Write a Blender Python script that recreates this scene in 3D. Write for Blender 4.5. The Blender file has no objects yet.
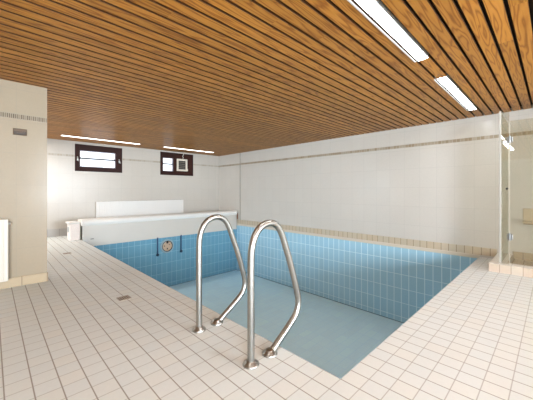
import bpy, bmesh, math, random
from mathutils import Vector, Matrix
random.seed(3)
S = bpy.context.scene
COL = S.collection

# ---------------------------------------------------------------- dimensions
H = 2.1455                      # ceiling
XR, YB = 5.339, 7.679           # long right wall, back wall
XP, YP, YC, D = 1.331, 0.795, 6.735, 1.383   # pool left / near / far edge, depth
YL, XL = 3.951, 0.449           # short wall on the left: its face and its end
XMIN, YMIN = -4.6, -5.6
T = 0.107                       # floor tile pitch
BT = 0.1285                     # blue tile pitch

# ---------------------------------------------------------------- helpers
def link(name, bm, mat, parent=None, smooth=False):
    me = bpy.data.meshes.new(name)
    bmesh.ops.recalc_face_normals(bm, faces=bm.faces[:])
    bm.to_mesh(me); bm.free()
    o = bpy.data.objects.new(name, me); COL.objects.link(o)
    if mat:
        for m in (mat if isinstance(mat, (list, tuple)) else [mat]): me.materials.append(m)
    if smooth:
        for p in me.polygons: p.use_smooth = True
        try:
            me.set_sharp_from_angle(angle=math.radians(40))
        except Exception: pass
    if parent: o.parent = parent
    return o

def thing(name, label, cat, group=None, loc=(0, 0, 0)):
    o = bpy.data.objects.new(name, None); COL.objects.link(o)
    o.location = loc; o.empty_display_size = .05
    return tag(o, label, cat, group)

def tag(o, label, cat, group=None):
    o['label'] = label; o['category'] = cat
    if group: o['group'] = group
    return o

def struct(o):
    o['kind'] = 'structure'; return o

def box(bm, x0, x1, y0, y1, z0, z1, bev=0.0, seg=2):
    r = bmesh.ops.create_cube(bm, size=1)
    vs = r['verts']
    for v in vs:
        v.co = Vector(((x0 if v.co.x < 0 else x1), (y0 if v.co.y < 0 else y1), (z0 if v.co.z < 0 else z1)))
    if bev:
        es = list({e for v in vs for e in v.link_edges})
        bmesh.ops.bevel(bm, geom=es, offset=bev, segments=seg, affect='EDGES', profile=.5)
    return bm

def nbox(*a, **k):
    return box(bmesh.new(), *a, **k)

def prism_x(bm, prof, x0, x1):
    """closed (y, z) profile extruded along x"""
    a = [bm.verts.new((x0, y, z)) for y, z in prof]
    b = [bm.verts.new((x1, y, z)) for y, z in prof]
    n = len(prof)
    for i in range(n):
        bm.faces.new((a[i], a[(i+1) % n], b[(i+1) % n], b[i]))
    bm.faces.new(a); bm.faces.new(b[::-1])
    return bm

def lathe(bm, prof, M, n=32):
    """(radius, height) profile spun about local z, placed by the matrix M"""
    rings = []
    for r, h in prof:
        if r < 1e-6:
            rings.append([bm.verts.new(M @ Vector((0, 0, h)))])
        else:
            rings.append([bm.verts.new(M @ Vector((r*math.cos(2*math.pi*i/n), r*math.sin(2*math.pi*i/n), h))) for i in range(n)])
    for A, B in zip(rings, rings[1:]):
        for i in range(n):
            j = (i+1) % n
            f = [A[i % len(A)], A[j % len(A)], B[j % len(B)], B[i % len(B)]]
            f = list(dict.fromkeys(f))
            if len(f) > 2: bm.faces.new(f)
    return bm

def tube(bm, pts, r, n=16, cap=True):
    pts = [Vector(p) for p in pts]
    rings = []; up = None
    for i, p in enumerate(pts):
        t = (pts[min(i+1, len(pts)-1)] - pts[max(i-1, 0)]).normalized()
        if up is None:
            up = t.orthogonal().normalized()
        up = (up - t*up.dot(t)).normalized()
        s = t.cross(up)
        rr = r[i] if isinstance(r, (list, tuple)) else r
        rings.append([bm.verts.new(p + rr*(math.cos(2*math.pi*k/n)*up + math.sin(2*math.pi*k/n)*s)) for k in range(n)])
    for A, B in zip(rings, rings[1:]):
        for k in range(n):
            bm.faces.new((A[k], A[(k+1) % n], B[(k+1) % n], B[k]))
    if cap:
        bm.faces.new(rings[0][::-1]); bm.faces.new(rings[-1])
    return bm

def spline(P, k=8):
    P = [Vector(p) for p in P]; out = []
    Q = [2*P[0]-P[1]] + P + [2*P[-1]-P[-2]]
    for i in range(1, len(Q)-2):
        a, b, c, d = Q[i-1:i+3]
        for s in range(k):
            t = s/k
            out.append(.5*((2*b)+(c-a)*t+(2*a-5*b+4*c-d)*t*t+(3*b-a-3*c+d)*t**3))
    out.append(P[-1]); return out

# ---------------------------------------------------------------- materials
def srgb(r, g, b):
    f = lambda c: (c/255/12.92) if c/255 <= .04045 else ((c/255+.055)/1.055)**2.4
    return (f(r), f(g), f(b), 1)

class N:
    def __init__(s, name):
        s.m = bpy.data.materials.new(name); s.m.use_nodes = True
        s.t = s.m.node_tree; s.t.nodes.clear()
        s.out = s.t.nodes.new('ShaderNodeOutputMaterial')
        s.b = s.t.nodes.new('ShaderNodeBsdfPrincipled')
        s.t.links.new(s.b.outputs[0], s.out.inputs[0])
    def new(s, ty, **k):
        n = s.t.nodes.new(ty)
        for a, v in k.items(): setattr(n, a, v)
        return n
    def put(s, sock, v):
        if isinstance(v, bpy.types.NodeSocket): s.t.links.new(v, sock)
        elif v is not None:
            if sock.type == 'VECTOR' and hasattr(v, '__len__'): v = tuple(v)[:3]
            sock.default_value = v
    def math(s, op, a, b=None, c=None, clamp=False):
        n = s.new('ShaderNodeMath', operation=op); n.use_clamp = clamp
        s.put(n.inputs[0], a); s.put(n.inputs[1], b); s.put(n.inputs[2], c)
        return n.outputs[0]
    def mix(s, f, a, b):
        n = s.new('ShaderNodeMix', data_type='RGBA')
        s.put(n.inputs['Factor'], f); s.put(n.inputs[6], a); s.put(n.inputs[7], b)
        return n.outputs[2]
    def scale(s, col, f):
        n = s.new('ShaderNodeVectorMath', operation='SCALE')
        s.put(n.inputs[0], col); s.put(n.inputs['Scale'], f); return n.outputs[0]
    def xyz(s):
        c = s.new('ShaderNodeTexCoord'); q = s.new('ShaderNodeSeparateXYZ')
        s.t.links.new(c.outputs['Object'], q.inputs[0]); s.obj = c.outputs['Object']
        return q.outputs
    def vec(s, x, y, z=0.0):
        n = s.new('ShaderNodeCombineXYZ')
        s.put(n.inputs[0], x); s.put(n.inputs[1], y); s.put(n.inputs[2], z); return n.outputs[0]
    def noise(s, v, scale, detail=2, rough=.5):
        n = s.new('ShaderNodeTexNoise'); s.put(n.inputs['Vector'], v)
        n.inputs['Scale'].default_value = scale; n.inputs['Detail'].default_value = detail
        n.inputs['Roughness'].default_value = rough
        return n.outputs['Fac']
    def white(s, v):
        n = s.new('ShaderNodeTexWhiteNoise', noise_dimensions='3D'); s.put(n.inputs['Vector'], v)
        return n.outputs['Value'], n.outputs['Color']
    def ramp(s, f, stops):
        n = s.new('ShaderNodeValToRGB'); s.put(n.inputs[0], f)
        e = n.color_ramp.elements
        while len(e) < len(stops): e.new(.5)
        for q, (p, c) in zip(e, stops): q.position = p; q.color = c
        return n.outputs[0]
    def set(s, **k):
        for a, v in k.items(): s.put(s.b.inputs[a.replace('_', ' ')], v)
        return s

def plain(name, col, rough=.5, metal=0.0, var=.04, spec=.5, scale=6):
    n = N(name); x = n.xyz()
    f = n.math('MULTIPLY_ADD', n.noise(n.obj, scale, 3), 2*var, 1-var)
    n.set(Base_Color=n.scale(col[:3], f), Roughness=rough, Metallic=metal)
    n.b.inputs['Specular IOR Level'].default_value = spec
    return n.m

def tiles(name, col, grout, axes, pitch, off, width, var=.05, rough=.3, gmix=(1, 1), col2=None, jitter=0.0, spec=.5, blot=.05, bump=.15):
    """rectangular tile grid in the world plane given by axes"""
    n = N(name); X = n.xyz()
    u, v = X[axes[0]], X[axes[1]]
    U = n.math('DIVIDE', n.math('SUBTRACT', u, off[0]), pitch[0])
    V = n.math('DIVIDE', n.math('SUBTRACT', v, off[1]), pitch[1])
    def line(w, p, wd):
        fr = n.math('FRACT', w)
        d = n.math('MULTIPLY', n.math('MINIMUM', fr, n.math('SUBTRACT', 1.0, fr)), p)
        mr = n.new('ShaderNodeMapRange', interpolation_type='SMOOTHSTEP')
        n.put(mr.inputs[0], d); mr.inputs[1].default_value = wd*.3; mr.inputs[2].default_value = wd*.7
        mr.inputs[3].default_value = 1; mr.inputs[4].default_value = 0
        return mr.outputs[0]
    lu = n.math('MULTIPLY', line(U, pitch[0], width[0]), gmix[0])
    lv = n.math('MULTIPLY', line(V, pitch[1], width[1]), gmix[1])
    g = n.math('MAXIMUM', lu, lv)
    cell = n.vec(n.math('FLOOR', U), n.math('FLOOR', V), 1.7)
    val, rc = n.white(cell)
    base = col
    if col2: base = n.mix(n.math('POWER', val, 2.0), col, col2)
    f = n.math('MULTIPLY_ADD', val, 2*var, 1-var)
    f = n.math('MULTIPLY', f, n.math('MULTIPLY_ADD', n.noise(n.obj, 2.3, 3), 2*blot, 1-blot))
    f = n.math('MULTIPLY', f, n.math('MULTIPLY_ADD', n.noise(n.obj, 45, 3), .08, .96))
    n.set(Base_Color=n.mix(g, n.scale(base, f), grout), Roughness=n.math('MULTIPLY_ADD', g, .3, rough))
    n.b.inputs['Specular IOR Level'].default_value = spec
    b = n.new('ShaderNodeBump'); b.inputs['Strength'].default_value = bump; b.inputs['Distance'].default_value = .002
    n.put(b.inputs['Height'], n.math('SUBTRACT', 1.0, g))
    nrm = b.outputs[0]
    if jitter:
        a = n.new('ShaderNodeVectorMath', operation='SUBTRACT'); n.put(a.inputs[0], rc); a.inputs[1].default_value = (.5, .5, .5)
        sc = n.scale(a.outputs[0], jitter)
        ad = n.new('ShaderNodeVectorMath', operation='ADD'); n.put(ad.inputs[0], nrm); n.put(ad.inputs[1], sc)
        nm = n.new('ShaderNodeVectorMath', operation='NORMALIZE'); n.put(nm.inputs[0], ad.outputs[0]); nrm = nm.outputs[0]
    n.put(n.b.inputs['Normal'], nrm)
    return n.m

WALL_C, WALL_G = srgb(206, 201, 193), srgb(192, 187, 179)
def wall_mat(name, ax, off, c=WALL_C):
    return tiles(name, c, tuple(q*.8 for q in c[:3])+(1,), ax, (.2575, .335), off, (.0035, .0035), var=.01, rough=.24, jitter=.012, blot=.02, bump=.05, spec=.35)
M_wall_x = wall_mat('wall_tile_side', (1, 2), (.09, .06))
M_wall_y = wall_mat('wall_tile_end', (0, 2), (.05, .06), srgb(192, 186, 177))
M_wall_left = wall_mat('wall_tile_short_shaded', (0, 2), (.449, .06), srgb(151, 138, 118))  # darker copy of the wall tile, this wall's shade is in the colour
M_floor = tiles('deck_tile', srgb(209, 213, 211), srgb(148, 142, 134), (0, 1), (T, T), (XP, YP), (.0060, .0050), var=.03,
                rough=.42, gmix=(1, .62), col2=srgb(207, 208, 203), blot=.04, spec=.35)
M_skirt_x = tiles('skirting_tile_side', srgb(200, 188, 166), srgb(146, 128, 106), (1, 2), (T, .4), (YP-.022, -.2), (.0085, .001), var=.06, rough=.35, blot=.05, col2=srgb(192, 174, 148))
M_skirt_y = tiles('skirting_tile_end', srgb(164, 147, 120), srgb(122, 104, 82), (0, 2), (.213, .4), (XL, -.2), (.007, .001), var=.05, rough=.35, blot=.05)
M_skirt_back = tiles('skirting_tile_back', srgb(176, 172, 168), srgb(140, 136, 132), (0, 2), (.213, .4), (XL, -.2), (.006, .001), var=.05, rough=.35)
M_curb_x = tiles('curb_tile_front', srgb(196, 184, 168), srgb(146, 130, 114), (1, 2), (T, .4), (.574, -.2), (.006, .001), var=.05, rough=.35, col2=srgb(186, 168, 150))
M_curb_y = tiles('curb_tile_side', srgb(232, 218, 198), srgb(178, 150, 128), (0, 2), (T, .4), (4.46, -.2), (.006, .001), var=.05, rough=.35)
M_curb_top = tiles('curb_tile_top', srgb(222, 217, 208), srgb(180, 168, 154), (0, 1), (.2, T), (4.46, .574), (.004, .004), var=.03, rough=.35)
M_skirt_in = tiles('shower_skirting_tile', srgb(178, 160, 132), srgb(130, 112, 90), (1, 2), (T, .4), (.41, -.2), (.008, .001), var=.06, rough=.35)
M_skirt_iny = tiles('shower_skirting_tile_side', srgb(172, 154, 126), srgb(130, 112, 90), (0, 2), (T, .4), (4.65, -.2), (.008, .001), var=.06, rough=.35)
M_shower_floor = tiles('shower_floor_tile', srgb(205, 190, 165), srgb(150, 135, 112), (0, 1), (T, T), (4.6, .5), (.006, .006), var=.06, rough=.4)
BLUE, BLUE2, BG = srgb(168, 210, 230), srgb(160, 203, 225), srgb(220, 242, 250)
M_pool_x = tiles('pool_tile_side', BLUE, BG, (1, 2), (BT, 2*BT), (.015, 0.0), (.010, .008), var=.04, rough=.2, col2=BLUE2, jitter=.012, blot=.06)
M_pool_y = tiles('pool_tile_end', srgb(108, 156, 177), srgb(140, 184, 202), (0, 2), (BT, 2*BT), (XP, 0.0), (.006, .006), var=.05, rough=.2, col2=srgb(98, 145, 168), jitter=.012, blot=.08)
M_pool_f = tiles('pool_floor_tile', srgb(208, 242, 255), srgb(198, 236, 255), (0, 1), (2*BT, BT), (XP, YP), (.006, .006), var=.025, rough=.3, blot=.05, spec=.6, bump=.05)

def wood():
    n = N('varnished_pine'); X = n.xyz()
    PY = .1062
    V = n.math('DIVIDE', n.math('SUBTRACT', X[1], .099), PY)
    row = n.math('FLOOR', V)
    r1, _ = n.white(n.vec(row, 3.1, 0.0))
    board = n.math('FLOOR', n.math('ADD', n.math('DIVIDE', X[0], 3.6), n.math('MULTIPLY', r1, 5.0)))
    r, _ = n.white(n.vec(row, board, 7.7))
    loc = n.math('MULTIPLY', n.math('FRACT', V), PY)
    w1 = n.vec(n.math('MULTIPLY_ADD', r, 40.0, n.math('MULTIPLY', X[0], .75)), n.math('MULTIPLY', loc, 9.0), n.math('MULTIPLY', r, 13.0))
    n1 = n.noise(w1, 2.1, 1.5, .45)
    t = n.math('PINGPONG', n.math('MULTIPLY', n1, 13.0), 1.0)
    c1 = n.ramp(t, [(0, srgb(132, 78, 25)), (.22, srgb(158, 101, 36)), (.5, srgb(184, 125, 50)), (1, srgb(192, 134, 57))])
    w2 = n.vec(n.math('MULTIPLY_ADD', r, 9.0, n.math('MULTIPLY', X[0], 2.0)), n.math('MULTIPLY', loc, 130.0), r)
    n2 = n.noise(w2, 1.0, 3, .6)
    c2 = n.mix(n.math('MULTIPLY', n2, .4), c1, srgb(150, 95, 35))
    tone = n.math('MULTIPLY_ADD', r, .28, .93)
    n.set(Base_Color=n.scale(c2, tone), Roughness=.42)
    n.b.inputs['Specular IOR Level'].default_value = .22
    b = n.new('ShaderNodeBump'); b.inputs['Strength'].default_value = .12; b.inputs['Distance'].default_value = .002
    n.put(b.inputs['Height'], n2); n.put(n.b.inputs['Normal'], b.outputs[0])
    return n.m
M_wood = wood()
M_edge_shade = plain('shaded_board_edge', srgb(92, 57, 27), .7)  # board sides coloured dark, the shade of the gaps painted on
M_gap = plain('gap_shade', srgb(34, 20, 11), .9)  # backing coloured nearly black to deepen the shade in the gaps

def frieze(name, ax, ground, dash, pitch, lo, hi, joint):
    """ornamental band: one row of small upright pieces of uneven tone on a plain ground"""
    n = N(name); X = n.xyz()
    U = n.math('DIVIDE', X[ax], pitch)
    v, _ = n.white(n.vec(n.math('FLOOR', U), 4.0, .3))
    fr = n.math('FRACT', U)
    inside = n.math('MULTIPLY', n.math('GREATER_THAN', X[2], lo), n.math('LESS_THAN', X[2], hi))
    inside = n.math('MULTIPLY', inside, n.math('GREATER_THAN', fr, joint))
    amt = n.math('MULTIPLY', inside, n.math('MULTIPLY_ADD', v, .6, .4))
    n.set(Base_Color=n.mix(amt, ground, dash), Roughness=.3); return n.m
M_frieze_x = frieze('mosaic_band_side', 1, srgb(184, 175, 160), srgb(152, 135, 110), .052, 1.787, 1.833, .14)
M_frieze_y = frieze('mosaic_band_end', 0, srgb(182, 176, 166), srgb(158, 148, 132), .052, 1.787, 1.833, .14)
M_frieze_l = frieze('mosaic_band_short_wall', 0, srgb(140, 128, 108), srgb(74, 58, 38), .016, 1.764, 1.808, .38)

def steel():
    n = N('polished_steel'); x = n.xyz()
    f = n.noise(n.vec(x[0], x[1], n.math('MULTIPLY', x[2], 40.0)), 8, 2)
    n.set(Base_Color=n.mix(f, srgb(174, 174, 170), srgb(154, 154, 150)), Metallic=1.0, Roughness=n.math('MULTIPLY_ADD', f, .08, .28))
    return n.m
M_steel = steel()
M_white = plain('white_enamel', srgb(216, 214, 210), .32, var=.01)
M_cream = plain('cream_enamel', srgb(202, 196, 184), .35, var=.015)
M_cover = plain('white_cover_shell', srgb(224, 222, 217), .35, var=.015)
M_panel = plain('pale_grey_panel', srgb(198, 192, 183), .4, var=.03, scale=3)
M_foot = plain('worn_white_plastic', srgb(238, 228, 222), .5, var=.1, scale=40)
M_dark = plain('black_rubber_and_shade', srgb(24, 24, 26), .6)
M_frame = plain('dark_brown_timber', srgb(46, 23, 19), .55, spec=.2, var=.25, scale=14)
M_board = plain('mahogany_board', srgb(54, 27, 20), .55, spec=.2, var=.35, scale=20)
M_bronze = plain('bronze_plate', srgb(84, 62, 38), .5, metal=0.0, var=.15)
M_bronze_d = plain('dark_bronze', srgb(46, 32, 18), .5, metal=0.0, var=.1)
M_vent = plain('ivory_plastic', srgb(214, 205, 190), .5, var=.05)
M_vent_d = plain('vent_opening', srgb(44, 40, 36), .7, var=.2)
M_lamp_ring = plain('niche_collar', srgb(134, 156, 164), .4, var=.06)
M_lamp_face = plain('niche_face', srgb(182, 156, 132), .45, var=.14, scale=30)
M_rod = plain('blue_rubber_hose', srgb(38, 72, 104), .5, var=.1)
M_drain = plain('brushed_grate', srgb(158, 146, 132), .4, metal=.35, var=.1)
M_drain_d = plain('grate_slot', srgb(112, 98, 84), .8)
M_seal = plain('grey_joint_sealant', srgb(158, 152, 142), .6)
M_profile = plain('white_profile', srgb(164, 159, 150), .35, var=.01)
M_chrome = plain('chrome_fitting', srgb(140, 142, 142), .35, metal=1.0, var=.02)
M_shelf = plain('ivory_ceramic', srgb(196, 180, 154), .35, var=.04)

def glass(name, tint, refl=.06):
    n = N(name); n.xyz()
    f = n.noise(n.obj, 3, 2)
    tr = n.new('ShaderNodeBsdfTransparent'); n.put(tr.inputs[0], n.mix(f, tint, tuple(c*.985 for c in tint[:3])+(1,)))
    gl = n.new('ShaderNodeBsdfGlossy'); gl.inputs['Roughness'].default_value = .02; gl.inputs[0].default_value = (.9, .95, .92, 1)
    mx = n.new('ShaderNodeMixShader'); mx.inputs[0].default_value = refl
    n.t.links.new(tr.outputs[0], mx.inputs[1]); n.t.links.new(gl.outputs[0], mx.inputs[2])
    n.t.links.new(mx.outputs[0], n.out.inputs[0]); n.t.nodes.remove(n.b)
    return n.m
M_glass = glass('tinted_shower_glass', (.91, .905, .865, 1))
M_pane = glass('window_glass', (.97, .98, 1, 1))

def emit(name, col, k):
    n = N(name); n.xyz()
    f = n.math('MULTIPLY_ADD', n.noise(n.obj, 2, 1), .04, .98)
    e = n.new('ShaderNodeEmission'); n.put(e.inputs[0], n.scale(col[:3], f)); e.inputs[1].default_value = k
    n.t.links.new(e.outputs[0], n.out.inputs[0]); n.t.nodes.remove(n.b); return n.m
M_light_far = emit('lit_diffuser_far', (1.0, .965, .90, 1), 5.0)
M_light = emit('lit_diffuser', (.95, .97, 1.0, 1), 21.0)

# ---------------------------------------------------------------- setting: floor with the pool opening
bm = bmesh.new()
for a in ((XMIN, XP, YMIN, YB), (XP, XR, YMIN, YP), (XP, XR, YC, YB)):
    box(bm, *a, -.03, 0)
struct(link('floor', bm, M_floor))

# walls
FT = .2
struct(link('wall_right', nbox(XR, XR+FT, YMIN-FT, YB+FT, -.03, H+.1), M_wall_x))
W1 = (1.377, 2.385, 1.465, 2.088); W2 = (3.375, 4.395, 1.46, 2.104)
bm = bmesh.new()
xs = [XMIN-FT, W1[0], W1[1], W2[0], W2[1], XR]
for i in range(5):
    if i == 1: zz = [(-.03, W1[2]), (W1[3], H+.1)]
    elif i == 3: zz = [(-.03, W2[2]), (W2[3], H+.1)]
    else: zz = [(-.03, H+.1)]
    for z0, z1 in zz: box(bm, xs[i], xs[i+1], YB, YB+FT, z0, z1)
struct(link('wall_back', bm, M_wall_y))
struct(link('wall_left', nbox(XMIN, XL, YL, YL+.24, 0, H), M_wall_left))
struct(link('wall_far_left', nbox(XMIN-FT, XMIN, YMIN-FT, YB, -.03, H+.1), M_wall_x))
struct(link('wall_near', nbox(XMIN, XR, YMIN-FT, YMIN, -.03, H+.1), M_wall_y))

# ceiling: boards along x with open gaps, one board's width left free for the lamps
PY = .1062; GW = .022
LROWS = [(7, (1.04, 2.66), (3.22, 4.82))]          # near row of lamps takes the place of this board
lamp_boards = {}
k0 = int((YMIN-.099)/PY)-1; k1 = int((YB-.099)/PY)+1
near_k, far_k = 6, 65
bm = bmesh.new()
LX = [(1.045, 2.685), (3.245, 4.83)]
LXF = [(1.03, 2.60), (3.20, 4.72)]
for k in range(k0, k1+1):
    y0 = max(YMIN, .099+k*PY+GW/2); y1 = min(YB, .099+(k+1)*PY-GW/2)
    if y1-y0 < .01: continue
    segs = [(XMIN, XR)]
    if k in (near_k, far_k):
        L = LX if k == near_k else LXF
        segs = [(XMIN, L[0][0]), (L[0][1], L[1][0]), (L[1][1], XR)]
    for a, b in segs: box(bm, a, b, y0, y1, H, H+.018)
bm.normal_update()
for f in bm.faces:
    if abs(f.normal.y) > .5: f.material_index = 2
nb = len(bm.faces)
box(bm, XMIN, XR, YMIN, YB, H+.05, H+.1)
bm.faces.ensure_lookup_table()
for f in bm.faces[nb:]: f.material_index = 1
struct(link('ceiling', bm, [M_wood, M_gap, M_edge_shade]))

# trims
struct(link('trim_1', nbox(XR-.012, XR, .59, YC+.15, .028, .145, bev=.003), M_skirt_x))            # tile upstand on the long wall
struct(link('trim_2', nbox(XR-.018, XR, YP, YC, -.03, .028, bev=.003), plain('pale_nosing', srgb(214, 204, 188), .35)))
struct(link('trim_3', nbox(XR-.003, XR, YMIN, YB, 1.782, 1.838), M_frieze_x))
bm = bmesh.new()
for a, b in ((XMIN, W1[0]), (W1[1], W2[0]), (W2[1], XR-.003)): box(bm, a, b, YB-.003, YB, 1.782, 1.838)
struct(link('trim_4', bm, M_frieze_y))
struct(link('trim_5', nbox(XMIN, XL, YL-.003, YL, 1.757, 1.820), M_frieze_l))
struct(link('trim_6', nbox(XR-.01, XR, 6.56, 6.584, .145, H), M_seal))                              # movement joint
struct(link('baseboard_left', nbox(XMIN, XL+.008, YL-.01, YL, 0, .098, bev=.003), M_skirt_y))
struct(link('baseboard_back', nbox(XMIN, XR-.02, YB-.012, YB, 0, .17, bev=.003), M_skirt_back))
struct(link('baseboard_right', nbox(XR-.012, XR, YC+.15, YB-.012, 0, .145, bev=.003), M_skirt_x))

# ---------------------------------------------------------------- pool basin
pool = thing('swimming_pool', 'empty rectangular indoor swimming pool lined with blue tiles, sunk into the tiled deck', 'pool', loc=(0, 0, 0))
wt = .12
link('pool_floor', nbox(XP-wt, XR+wt, YP-wt, YC+wt, -D-.1, -D), M_pool_f, pool)
w = link('pool_wall', nbox(XR-.006, XR+.1, YP, YC, -D, -.031), M_pool_x, pool)
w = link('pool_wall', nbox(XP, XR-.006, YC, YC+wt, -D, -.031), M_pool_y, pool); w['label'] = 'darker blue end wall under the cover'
link('pool_wall', nbox(XP-wt, XP, YP, YC, -D, -.031), M_pool_x, pool)
link('pool_wall', nbox(XP, XR-.006, YP-wt, YP, -D, -.031), M_pool_y, pool)
# cove strip where walls meet the floor
bm = bmesh.new()
tube(bm, [(XR-.012, YP, -D), (XR-.012, YC, -D)], .012, 8); tube(bm, [(XP, YC-.006, -D), (XR-.006, YC-.006, -D)], .012, 8)
link('cove_joint', bm, plain('cove_joint_grey', srgb(112, 150, 168), .4), pool)

# ---------------------------------------------------------------- handrails
PATH = [(1.073, .0), (1.073, .30), (1.073, .58), (1.080, .672), (1.104, .738), (1.146, .783), (1.205, .803), (1.262, .797),
        (1.307, .766), (1.341, .713), (1.372, .640), (1.420, .520), (1.466, .390), (1.492, .305), (1.503, .252), (1.495, .205),
        (1.464, .158), (1.388, .102), (1.302, .047), (1.232, .0)]
def handrail(label, y):
    t = thing('handrail', label, 'handrail', 'steel pool handrails', (1.073, y, 0))
    P = spline([(x-1.073, 0, z) for x, z in PATH], 8)
    link('rail_tube', tube(bmesh.new(), P, .0208, 20), M_steel, t, True)
    for fx in (0.0, .153):
        prof = [(0, .0), (.048, .0), (.0485, .006), (.045, .011), (.033, .016), (.027, .026), (.0222, .028), (0, .028)]
        f = link('floor_flange', lathe(bmesh.new(), prof, Matrix.Translation((fx, 0, 0)), 32), M_steel, t, True)
        for a in (40, 160, 280):
            a = math.radians(a); bm = bmesh.new()
            lathe(bm, [(0, .018), (.004, .0175), (.0045, .013), (.0045, .01)], Matrix.Translation((fx+.038*math.cos(a), .038*math.sin(a), 0)), 10)
            link('flange_screw', bm, M_steel, f, True)
    return t
handrail('polished steel pool handrail nearest the camera, right one of the two', 1.224)
handrail('polished steel pool handrail nearer the roller cover, left one of the two', 1.790)

# ---------------------------------------------------------------- roller cover along the far end of the pool
rc = thing('pool_roller_cover', 'long white pool cover housing with rounded top across the far pool end', 'pool cover', loc=(0, 0, 0))
X0, X1 = 1.318, 5.285
prof = [(6.735, .29), (6.705, .29)]
for i in range(9):
    a = math.radians(200-i*14); prof.append((6.745+.066*math.cos(a), .348+.066*math.sin(a)))
prof += [(6.80, .412), (7.00, .415), (7.05, .405), (7.075, .375), (7.075, .318)]
link('cover_hood', prism_x(bmesh.new(), prof, X0, X1), M_cover, rc, True)
bm = bmesh.new()
prof2 = [(6.708, -.142), (6.730, -.142), (6.730, .318), (6.716, .318), (6.712, .16), (6.706, .02)]
prism_x(bm, prof2, XP+.002, XR-.03)
link('front_panel', bm, M_panel, rc, True)
link('back_panel', nbox(X0, X1, 7.045, 7.062, .0, .318), M_panel, rc)
bm = bmesh.new()
prism_x(bm, [(6.68, .30), (6.68, .375), (6.71, .418), (7.03, .424), (7.085, .39), (7.085, 0), (6.74, 0), (6.74, .30)], X1, X1+.02)
e = link('end_cap', bm, M_cover, rc)
f = link('end_support', nbox(1.135, 1.311, 6.80, 7.085, 0, .335, bev=.012), M_foot, rc)
link('support_cap', nbox(1.105, 1.30, 6.78, 7.10, .335, .372, bev=.012), M_cover, f)
link('crank_plate', nbox(1.128, 1.136, 6.88, 7.02, .16, .27, bev=.004), plain('grey_plate', srgb(168, 172, 174), .4), f)
link('foot_seal', nbox(1.310, 1.322, 6.80, 7.03, .005, .285), plain('olive_strip', srgb(150, 150, 128), .6), f)
bm = nbox(1.475, 1.535, 6.699, 6.712, .004, .016, bev=.003)
link('latch_slot', bm, M_dark, rc)
link('wall_bracket', nbox(5.307, XR-.012, 6.665, 6.70, .16, .34, bev=.004), plain('rust_brown_metal', srgb(128, 88, 60), .5), rc)

# rods hanging below the cover
def rod(label, x):
    t = thing('hanging_rod', label, 'rod', 'rods hanging below the pool cover', (x, 6.712, -.142))
    link('rod_tube', tube(bmesh.new(), [(0, 0, .02), (0, 0, -.37)], .017, 12), M_rod, t, True)
    prof = [(0, .035), (.02, .03), (.033, .01), (.033, -.012), (.022, -.03), (0, -.035)]
    link('end_weight', lathe(bmesh.new(), prof, Matrix.Translation((0, -.008, -.40)), 16), plain('dark_blue_weight', srgb(24, 48, 70), .5), t, True)
rod('dark blue rod hanging from the cover panel, left of the round pool lamp', 2.885)
rod('dark blue rod hanging from the cover panel, right of the round pool lamp', 3.50)

# pool lamp niche
t = thing('pool_lamp', 'round underwater lamp niche with beige face set in the blue end wall of the pool', 'pool light', loc=(3.137, YC, -.365))
R90 = Matrix.Rotation(math.radians(90), 4, 'X')
ring = [(.128, .0), (.172, .0), (.175, .006), (.168, .014), (.14, .018), (.128, .014), (.126, -.0)]
link('collar', lathe(bmesh.new(), ring, R90, 40), M_lamp_ring, t, True)
face = [(0, .012), (.10, .012), (.118, .009), (.128, .002), (.128, .0), (0, .0)]
fc = link('face_plate', lathe(bmesh.new(), face, R90, 40), M_lamp_face, t, True)
bm = bmesh.new()
tube(bm, [(.128*math.cos(a), -.013, .128*math.sin(a)) for a in [math.radians(i*10) for i in range(37)]], .008, 8)
link('recess_shadow', bm, M_dark, fc, True)  # black ring standing for the shadow of the niche recess
for dx, dz, r in ((.0, .095, .030), (.0, -.062, .017), (-.075, .012, .015), (.05, .03, .012)):
    link('socket_hole', lathe(bmesh.new(), [(0, .02), (r*.7, .02), (r, .016), (r, .009), (0, .009)], Matrix.Translation((dx, 0, dz)) @ R90, 16),
         M_dark if r > .016 else M_bronze, fc, True)

# ---------------------------------------------------------------- windows
def window(name, W, panes, bar_z):
    x0, x1, z0, z1 = W; ya, yb = YB-.012, YB+.07
    bm = bmesh.new()
    px0, px1, pz0, pz1 = panes
    box(bm, x0, px0, ya, yb, z0, z1, bev=.004); box(bm, px1, x1, ya, yb, z0, z1, bev=.004)
    box(bm, px0, px1, ya, yb, z0, pz0, bev=.004); box(bm, px0, px1, ya, yb, pz1, z1, bev=.004)
    w = struct(link(name, bm, M_frame))
    link('pane', nbox(px0-.005, px1+.005, YB+.03, YB+.036, pz0-.005, pz1+.005), M_pane, w)
    bm = bmesh.new()
    s = .016
    box(bm, px0, px0+s, YB+.0, YB+.045, pz0, pz1); box(bm, px1-s, px1, YB+.0, YB+.045, pz0, pz1)
    box(bm, px0, px1, YB+.0, YB+.045, pz0, pz0+s); box(bm, px0, px1, YB+.0, YB+.045, pz1-s, pz1)
    link('sash', bm, plain('shaded_sash', srgb(150, 142, 150), .5), w)
    link('glazing_bar', nbox(px0, px1, YB+.0, YB+.028, bar_z-.017, bar_z+.017), plain('grey_bar', srgb(58, 56, 58), .5), w)
    return w
w1 = window('window_1', W1, (1.470, 2.232, 1.567, 1.950), 1.768)
for hx in (1.425, 2.315):
    bm = bmesh.new()
    box(bm, hx-.012, hx+.012, YB-.022, YB-.011, 1.70, 1.80, bev=.003)
    tube(bm, [(hx, YB-.022, 1.765), (hx, YB-.05, 1.765), (hx+.015, YB-.052, 1.72), (hx+.022, YB-.052, 1.69)], .007, 8)
    link('window_catch', bm, M_steel, w1, True)
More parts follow.
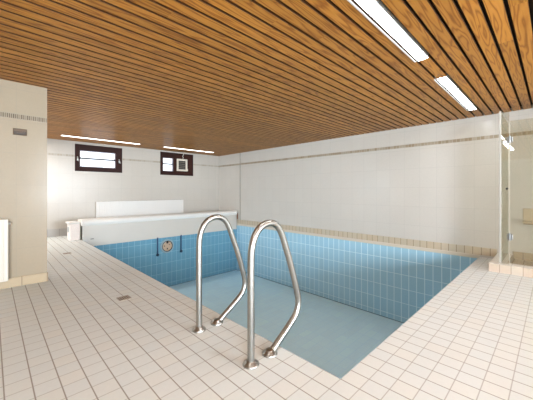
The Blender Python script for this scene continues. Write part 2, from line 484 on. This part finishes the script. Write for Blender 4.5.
w2 = window('window_2', W2, (3.445, 3.755, 1.567, 1.948), 1.775)
bm = bmesh.new(); box(bm, 3.80, 4.345, YB-.02, YB-.011, 1.52, 2.05, bev=.004); box(bm, 3.772, 3.786, YB-.018, YB-.011, 1.47, 2.09)
link('infill_board', bm, M_board, w2)

v = thing('vent_fan', 'ivory square ventilator with dark louvres mounted on the brown board of the right window', 'vent', loc=(4.015, YB-.02, 1.765))
bm = bmesh.new(); h = .178
for a in ((-.165, -.115, -h, h), (.115, .165, -h, h), (-.115, .115, -h, -.125), (-.115, .115, .125, h)):
    box(bm, a[0], a[1], -.035, .0, a[2], a[3], bev=.006)
link('housing', bm, M_vent, v)
link('back_plate', nbox(-.115, .115, -.006, -.001, -.125, .125), M_vent_d, v)
for i in range(4):
    z = -.082+i*.055
    link('louvre', prism_x(bmesh.new(), [(-.008, z+.012), (-.03, z-.006), (-.03, z-.011), (-.008, z+.006)], -.115, .115), plain('grey_louvre', srgb(128, 122, 112), .5) if i == 0 else bpy.data.materials['grey_louvre'], v)
link('pull_cord', tube(bmesh.new(), spline([(.02, -.02, .178), (.035, -.022, .22), (.015, -.018, .26), (.045, -.012, .30), (.05, -.01, .335)], 5), .008, 8), M_vent, v, True)
link('side_lug', nbox(.163, .182, -.03, 0, -.17, -.10, bev=.004), M_vent, v)

# ---------------------------------------------------------------- radiators
def radiator(label, x0, x1, yw, z0, z1, mat, pitch, depth, gap, rib=.012):
    """panel radiator hung on a wall facing -y"""
    t = thing('radiator', label, 'radiator', loc=((x0+x1)/2, yw, z0))
    cx = (x0+x1)/2; hw = (x1-x0)/2; hz = z1-z0
    yf, yb = -gap-depth, -gap
    bm = bmesh.new()
    n = int(2*hw/pitch); p = 2*hw/n
    pts = []
    for i in range(n):
        a = -hw+i*p
        pts += [(a, yf+rib), (a+.18*p, yf+rib), (a+.30*p, yf), (a+.88*p, yf), (a+p, yf+rib)]
    pts = list(dict.fromkeys(pts))
    lo = [bm.verts.new((x, y, .012)) for x, y in pts]; hi = [bm.verts.new((x, y, hz-.012)) for x, y in pts]
    for i in range(len(pts)-1): bm.faces.new((lo[i], lo[i+1], hi[i+1], hi[i]))
    box(bm, -hw, hw, yf+.012, yf+.03, .0, hz, bev=.006)
    link('front_panel', bm, mat, t)
    link('rear_panel', nbox(-hw+.01, hw-.01, yb-.02, yb, .01, hz-.01, bev=.004), mat, t)
    bm = bmesh.new()
    box(bm, -hw, hw, yf+.03, yb, hz-.012, hz, bev=.003)
    g = link('top_grille', bm, mat, t)
    bm = bmesh.new()
    for i in range(int(2*hw/.03)):
        a = -hw+.02+i*.03
        if a+.012 < hw: box(bm, a, a+.012, yf+.038, yb-.01, hz-.001, hz+.002)
    link('grille_slots', bm, plain('grille_shadow', srgb(150, 146, 138), .6), g)
    for s in (-1, 1):
        xx = s*hw
        link('side_cover', nbox(min(xx, xx-s*.006), max(xx, xx-s*.006), yf+.02, yb, .02, hz-.004), mat, t)
        link('wall_bracket', nbox(s*(hw-.12)-.012, s*(hw-.12)+.012, yb, 0, .10, hz-.08), mat, t)
    link('vent_plug', lathe(bmesh.new(), [(0, .02), (.009, .02), (.012, .012), (.012, 0), (0, 0)],
         Matrix.Translation((hw, (yf+yb)/2, hz-.045)) @ Matrix.Rotation(math.radians(90), 4, 'Y'), 14), M_steel, t, True)
    return t
radiator('cream ribbed radiator on the short left wall, cut by the picture edge', -.90, .128, YL, .088, .715, M_cream, .043, .055, .035, rib=.009)
radiator('long white panel radiator on the back wall below the windows', 1.79, 4.03, YB, .17, .752, M_white, .05, .06, .035, rib=.0025)

# dark plate on the left wall
t = thing('wall_plate', 'small bronze plate on the short left wall below the mosaic band', 'plate', loc=(.222, YL, 1.625))
link('face', nbox(-.056, .056, -.012, 0, -.034, .034, bev=.004), M_bronze, t)
link('dark_insert', nbox(-.050, .050, -.016, -.011, -.030, .004, bev=.002), M_bronze_d, t)
link('insert_strip', nbox(-.040, .040, -.018, -.015, -.010, -.004), M_bronze, t)

# ---------------------------------------------------------------- floor drains
def drain(label, x, y, s):
    t = thing('floor_drain', label, 'drain', 'floor drains in the deck', (x, y, 0))
    bm = bmesh.new(); b = .008
    for a in ((-s, s, -s, -s+b), (-s, s, s-b, s), (-s, -s+b, -s+b, s-b), (s-b, s, -s+b, s-b)): box(bm, *a, -.006, .003)
    link('rim', bm, M_drain, t)
    link('sump', nbox(-s+b, s-b, -s+b, s-b, -.006, .0005), M_drain_d, t)
    bm = bmesh.new()
    for i in range(5):
        a = -s+b+.006+i*(2*s-2*b)/5
        box(bm, a, a+.009, -s+b, s-b, -.003, .0022)
    link('grate', bm, M_drain, t)
drain('square metal floor drain in the deck about halfway along the pool edge', .89, 2.815, .052)
drain('small square floor drain in the deck near the foot of the roller cover', .878, 5.48, .052)

# ---------------------------------------------------------------- ceiling lamps
def lamp(label, x0, x1, k):
    y0 = .099+k*PY+.017; y1 = .099+(k+1)*PY+.022
    t = thing('ceiling_light', label, 'ceiling light', 'recessed strip lights', ((x0+x1)/2, (y0+y1)/2, H))
    hx, hy = (x1-x0)/2, (y1-y0)/2
    bm = bmesh.new()
    box(bm, -hx, hx, hy-.011, hy, -.006, .0); box(bm, -hx, hx, -hy, -hy+.002, -.003, .04)
    box(bm, -hx, -hx+.004, -hy, hy-.011, -.003, .04); box(bm, hx-.004, hx, -hy, hy-.011, -.003, .04)
    box(bm, -hx, hx, hy-.030, hy-.026, -.002, .04); box(bm, -hx, hx, -hy, hy-.026, .036, .04)
    link('housing', bm, M_white, t)
    link('diffuser', nbox(-hx+.004, hx-.004, -hy+.002, hy-.030, -.001, .012), M_light_far if k == far_k else M_light, t)
lamp('long glowing strip light nearest the camera, cut by the top picture edge', *LX[0], near_k)
lamp('glowing strip light in the ceiling close to the long right wall and shower', *LX[1], near_k)
lamp('glowing far strip light above the left window on the back wall', *LXF[0], far_k)
lamp('glowing far strip light above the right window with the ventilator', *LXF[1], far_k)

# ---------------------------------------------------------------- shower
CX, CY = 4.46, .574
bm = bmesh.new()
sh = thing('shower_tray', 'raised shower base edged with cream tiles in the corner right of the pool', 'shower base', loc=(0, 0, 0))
def slab(name, x0, x1, y0, y1, parent):
    bm = nbox(x0, x1, y0, y1, 0, .1)
    for f in bm.faces:
        n = f.normal
        f.material_index = 0 if abs(n.z) > .5 else (1 if abs(n.x) > .5 else 2)
    return link(name, bm, [M_curb_top, M_curb_x, M_curb_y], parent)
for a in ((CX, CX+.19, -.62, CY), (CX+.19, XR, CY-.16, CY)): slab('curb', *a, sh)
link('tray_floor', nbox(CX+.19, XR, -.62, CY-.16, 0, .035), M_shower_floor, sh)
struct(link('trim_7', nbox(XR-.012, XR, -.6, CY-.162, .035, .14), M_skirt_in))
struct(link('trim_8', nbox(CX+.19, XR-.012, CY-.172, CY-.162, .035, .10), M_skirt_iny))
struct(link('wall_shower', nbox(CX+.02, XR, -.72, -.62, 0, H), M_wall_y))

enc = thing('shower_screen', 'clear glass shower screen with white corner post standing on the tiled base at the right', 'shower screen', loc=(0, 0, 0))
GX, GY = 4.55, .47
link('corner_post', nbox(GX-.012, GX+.012, GY-.010, GY+.012, .1, 1.995, bev=.003), M_profile, enc)
link('side_panel', nbox(GX+.014, XR-.006, GY-.004, GY+.004, .102, 1.985), M_glass, enc)
link('fixed_strip', nbox(GX-.004, GX+.004, .385, GY-.012, .102, 1.985), M_glass, enc)
dr = link('glass_door', nbox(GX-.004, GX+.004, -.55, .378, .115, 1.86), M_glass, enc)
link('door_seal', nbox(GX-.006, GX+.006, .377, .3825, .115, 1.86), plain('door_seal_grey', srgb(176, 170, 156), .3), enc)
for z in (.44, 1.63):
    hb = link('hinge', nbox(GX-.014, GX+.014, .352, .408, z-.035, z+.035, bev=.004), M_chrome, enc)
    link('hinge_pin', lathe(bmesh.new(), [(0, -.045), (.009, -.045), (.009, .045), (0, .045)], Matrix.Translation((GX-.016, .38, z)), 12), M_chrome, hb, True)
bm = bmesh.new()
lathe(bm, [(0, .045), (.014, .045), (.02, .038), (.02, .022), (.012, .012), (.012, 0), (0, 0)], Matrix.Translation((GX-.004, .425, 1.605)) @ Matrix.Rotation(math.radians(-90), 4, 'Y'), 20)
link('glass_clamp', bm, M_white, enc, True)
link('cover_cap', lathe(bmesh.new(), [(0, .012), (.010, .012), (.013, .006), (.013, 0), (0, 0)], Matrix.Translation((GX-.004, .405, 1.03)) @ Matrix.Rotation(math.radians(-90), 4, 'Y'), 16), M_dark, enc, True)

t = thing('shower_shelf', 'ivory shelf with rounded corner on the shower wall seen through the glass', 'shelf', loc=(XR, .16, .56))
bm = nbox(-.13, -.0005, -.20, .145, .0, .028, bev=.01)
link('tray', bm, M_shelf, t)
link('back_plate', nbox(-.014, -.0005, -.20, .145, .028, .20, bev=.005), M_shelf, t)
link('under_shadow', nbox(-.12, -.0005, -.19, .135, -.014, .0), plain('shelf_shadow', srgb(150, 132, 108), .5), t)  # darker strip added as the shadow below the shelf

# ---------------------------------------------------------------- light
W = bpy.data.worlds.new('World'); S.world = W; W.use_nodes = True
nt = W.node_tree; bg = nt.nodes['Background']
bg.inputs[0].default_value = (.86, .93, 1, 1); bg.inputs[1].default_value = 1.7

def area(name, loc, target, sx, sy, power, col=(1, 1, 1)):
    L = bpy.data.lights.new(name, 'AREA'); L.shape = 'RECTANGLE'; L.size = sx; L.size_y = sy; L.energy = power; L.color = col
    o = bpy.data.objects.new(name, L); COL.objects.link(o); o.location = loc
    o.rotation_euler = (Vector(target)-Vector(loc)).to_track_quat('-Z', 'Y').to_euler()
    return o
area('fill_rear', (-2.2, -5.2, 1.25), (2.0, 3.0, 1.2), 3.0, 1.7, 560, (.80, .905, 1))  # added fill light behind the camera, no window there
area('fill_side', (3.0, -5.2, 1.25), (2.8, 3.0, 1.1), 3.0, 1.7, 340, (.80, .905, 1))  # second added fill from behind the camera, made up
area('fill_far_left', (-4.3, 5.9, 1.1), (3.2, 6.2, .9), 3.2, 1.9, 80, (.82, .915, 1))  # added fill from the unseen left end, brightens the far side

area('fill_strip_far_left', (-.35, 7.0, H-.02), (-.35, 7.0, 0), 1.6, .1, 40, (1, .98, .95))  # unseen lamp added behind the short wall to brighten the far deck
area('fill_strip_near_left', (-.35, .8, H-.02), (-.35, .8, 0), 1.6, .1, 7, (1, .98, .95))  # unseen lamp added above the camera side as weak fill

# ---------------------------------------------------------------- camera
cam = bpy.data.cameras.new('Camera'); co = bpy.data.objects.new('Camera', cam); COL.objects.link(co)
co.location = (0, 0, 1.0); co.rotation_euler = (math.radians(90), 0, math.radians(-44.405))
cam.sensor_width = 36; cam.lens = 281.576/533*36; cam.shift_y = -8.81/533; cam.clip_start = .02
S.camera = co
S.view_settings.view_transform = 'Standard'; S.view_settings.look = 'None'
S.view_settings.exposure = 0.80
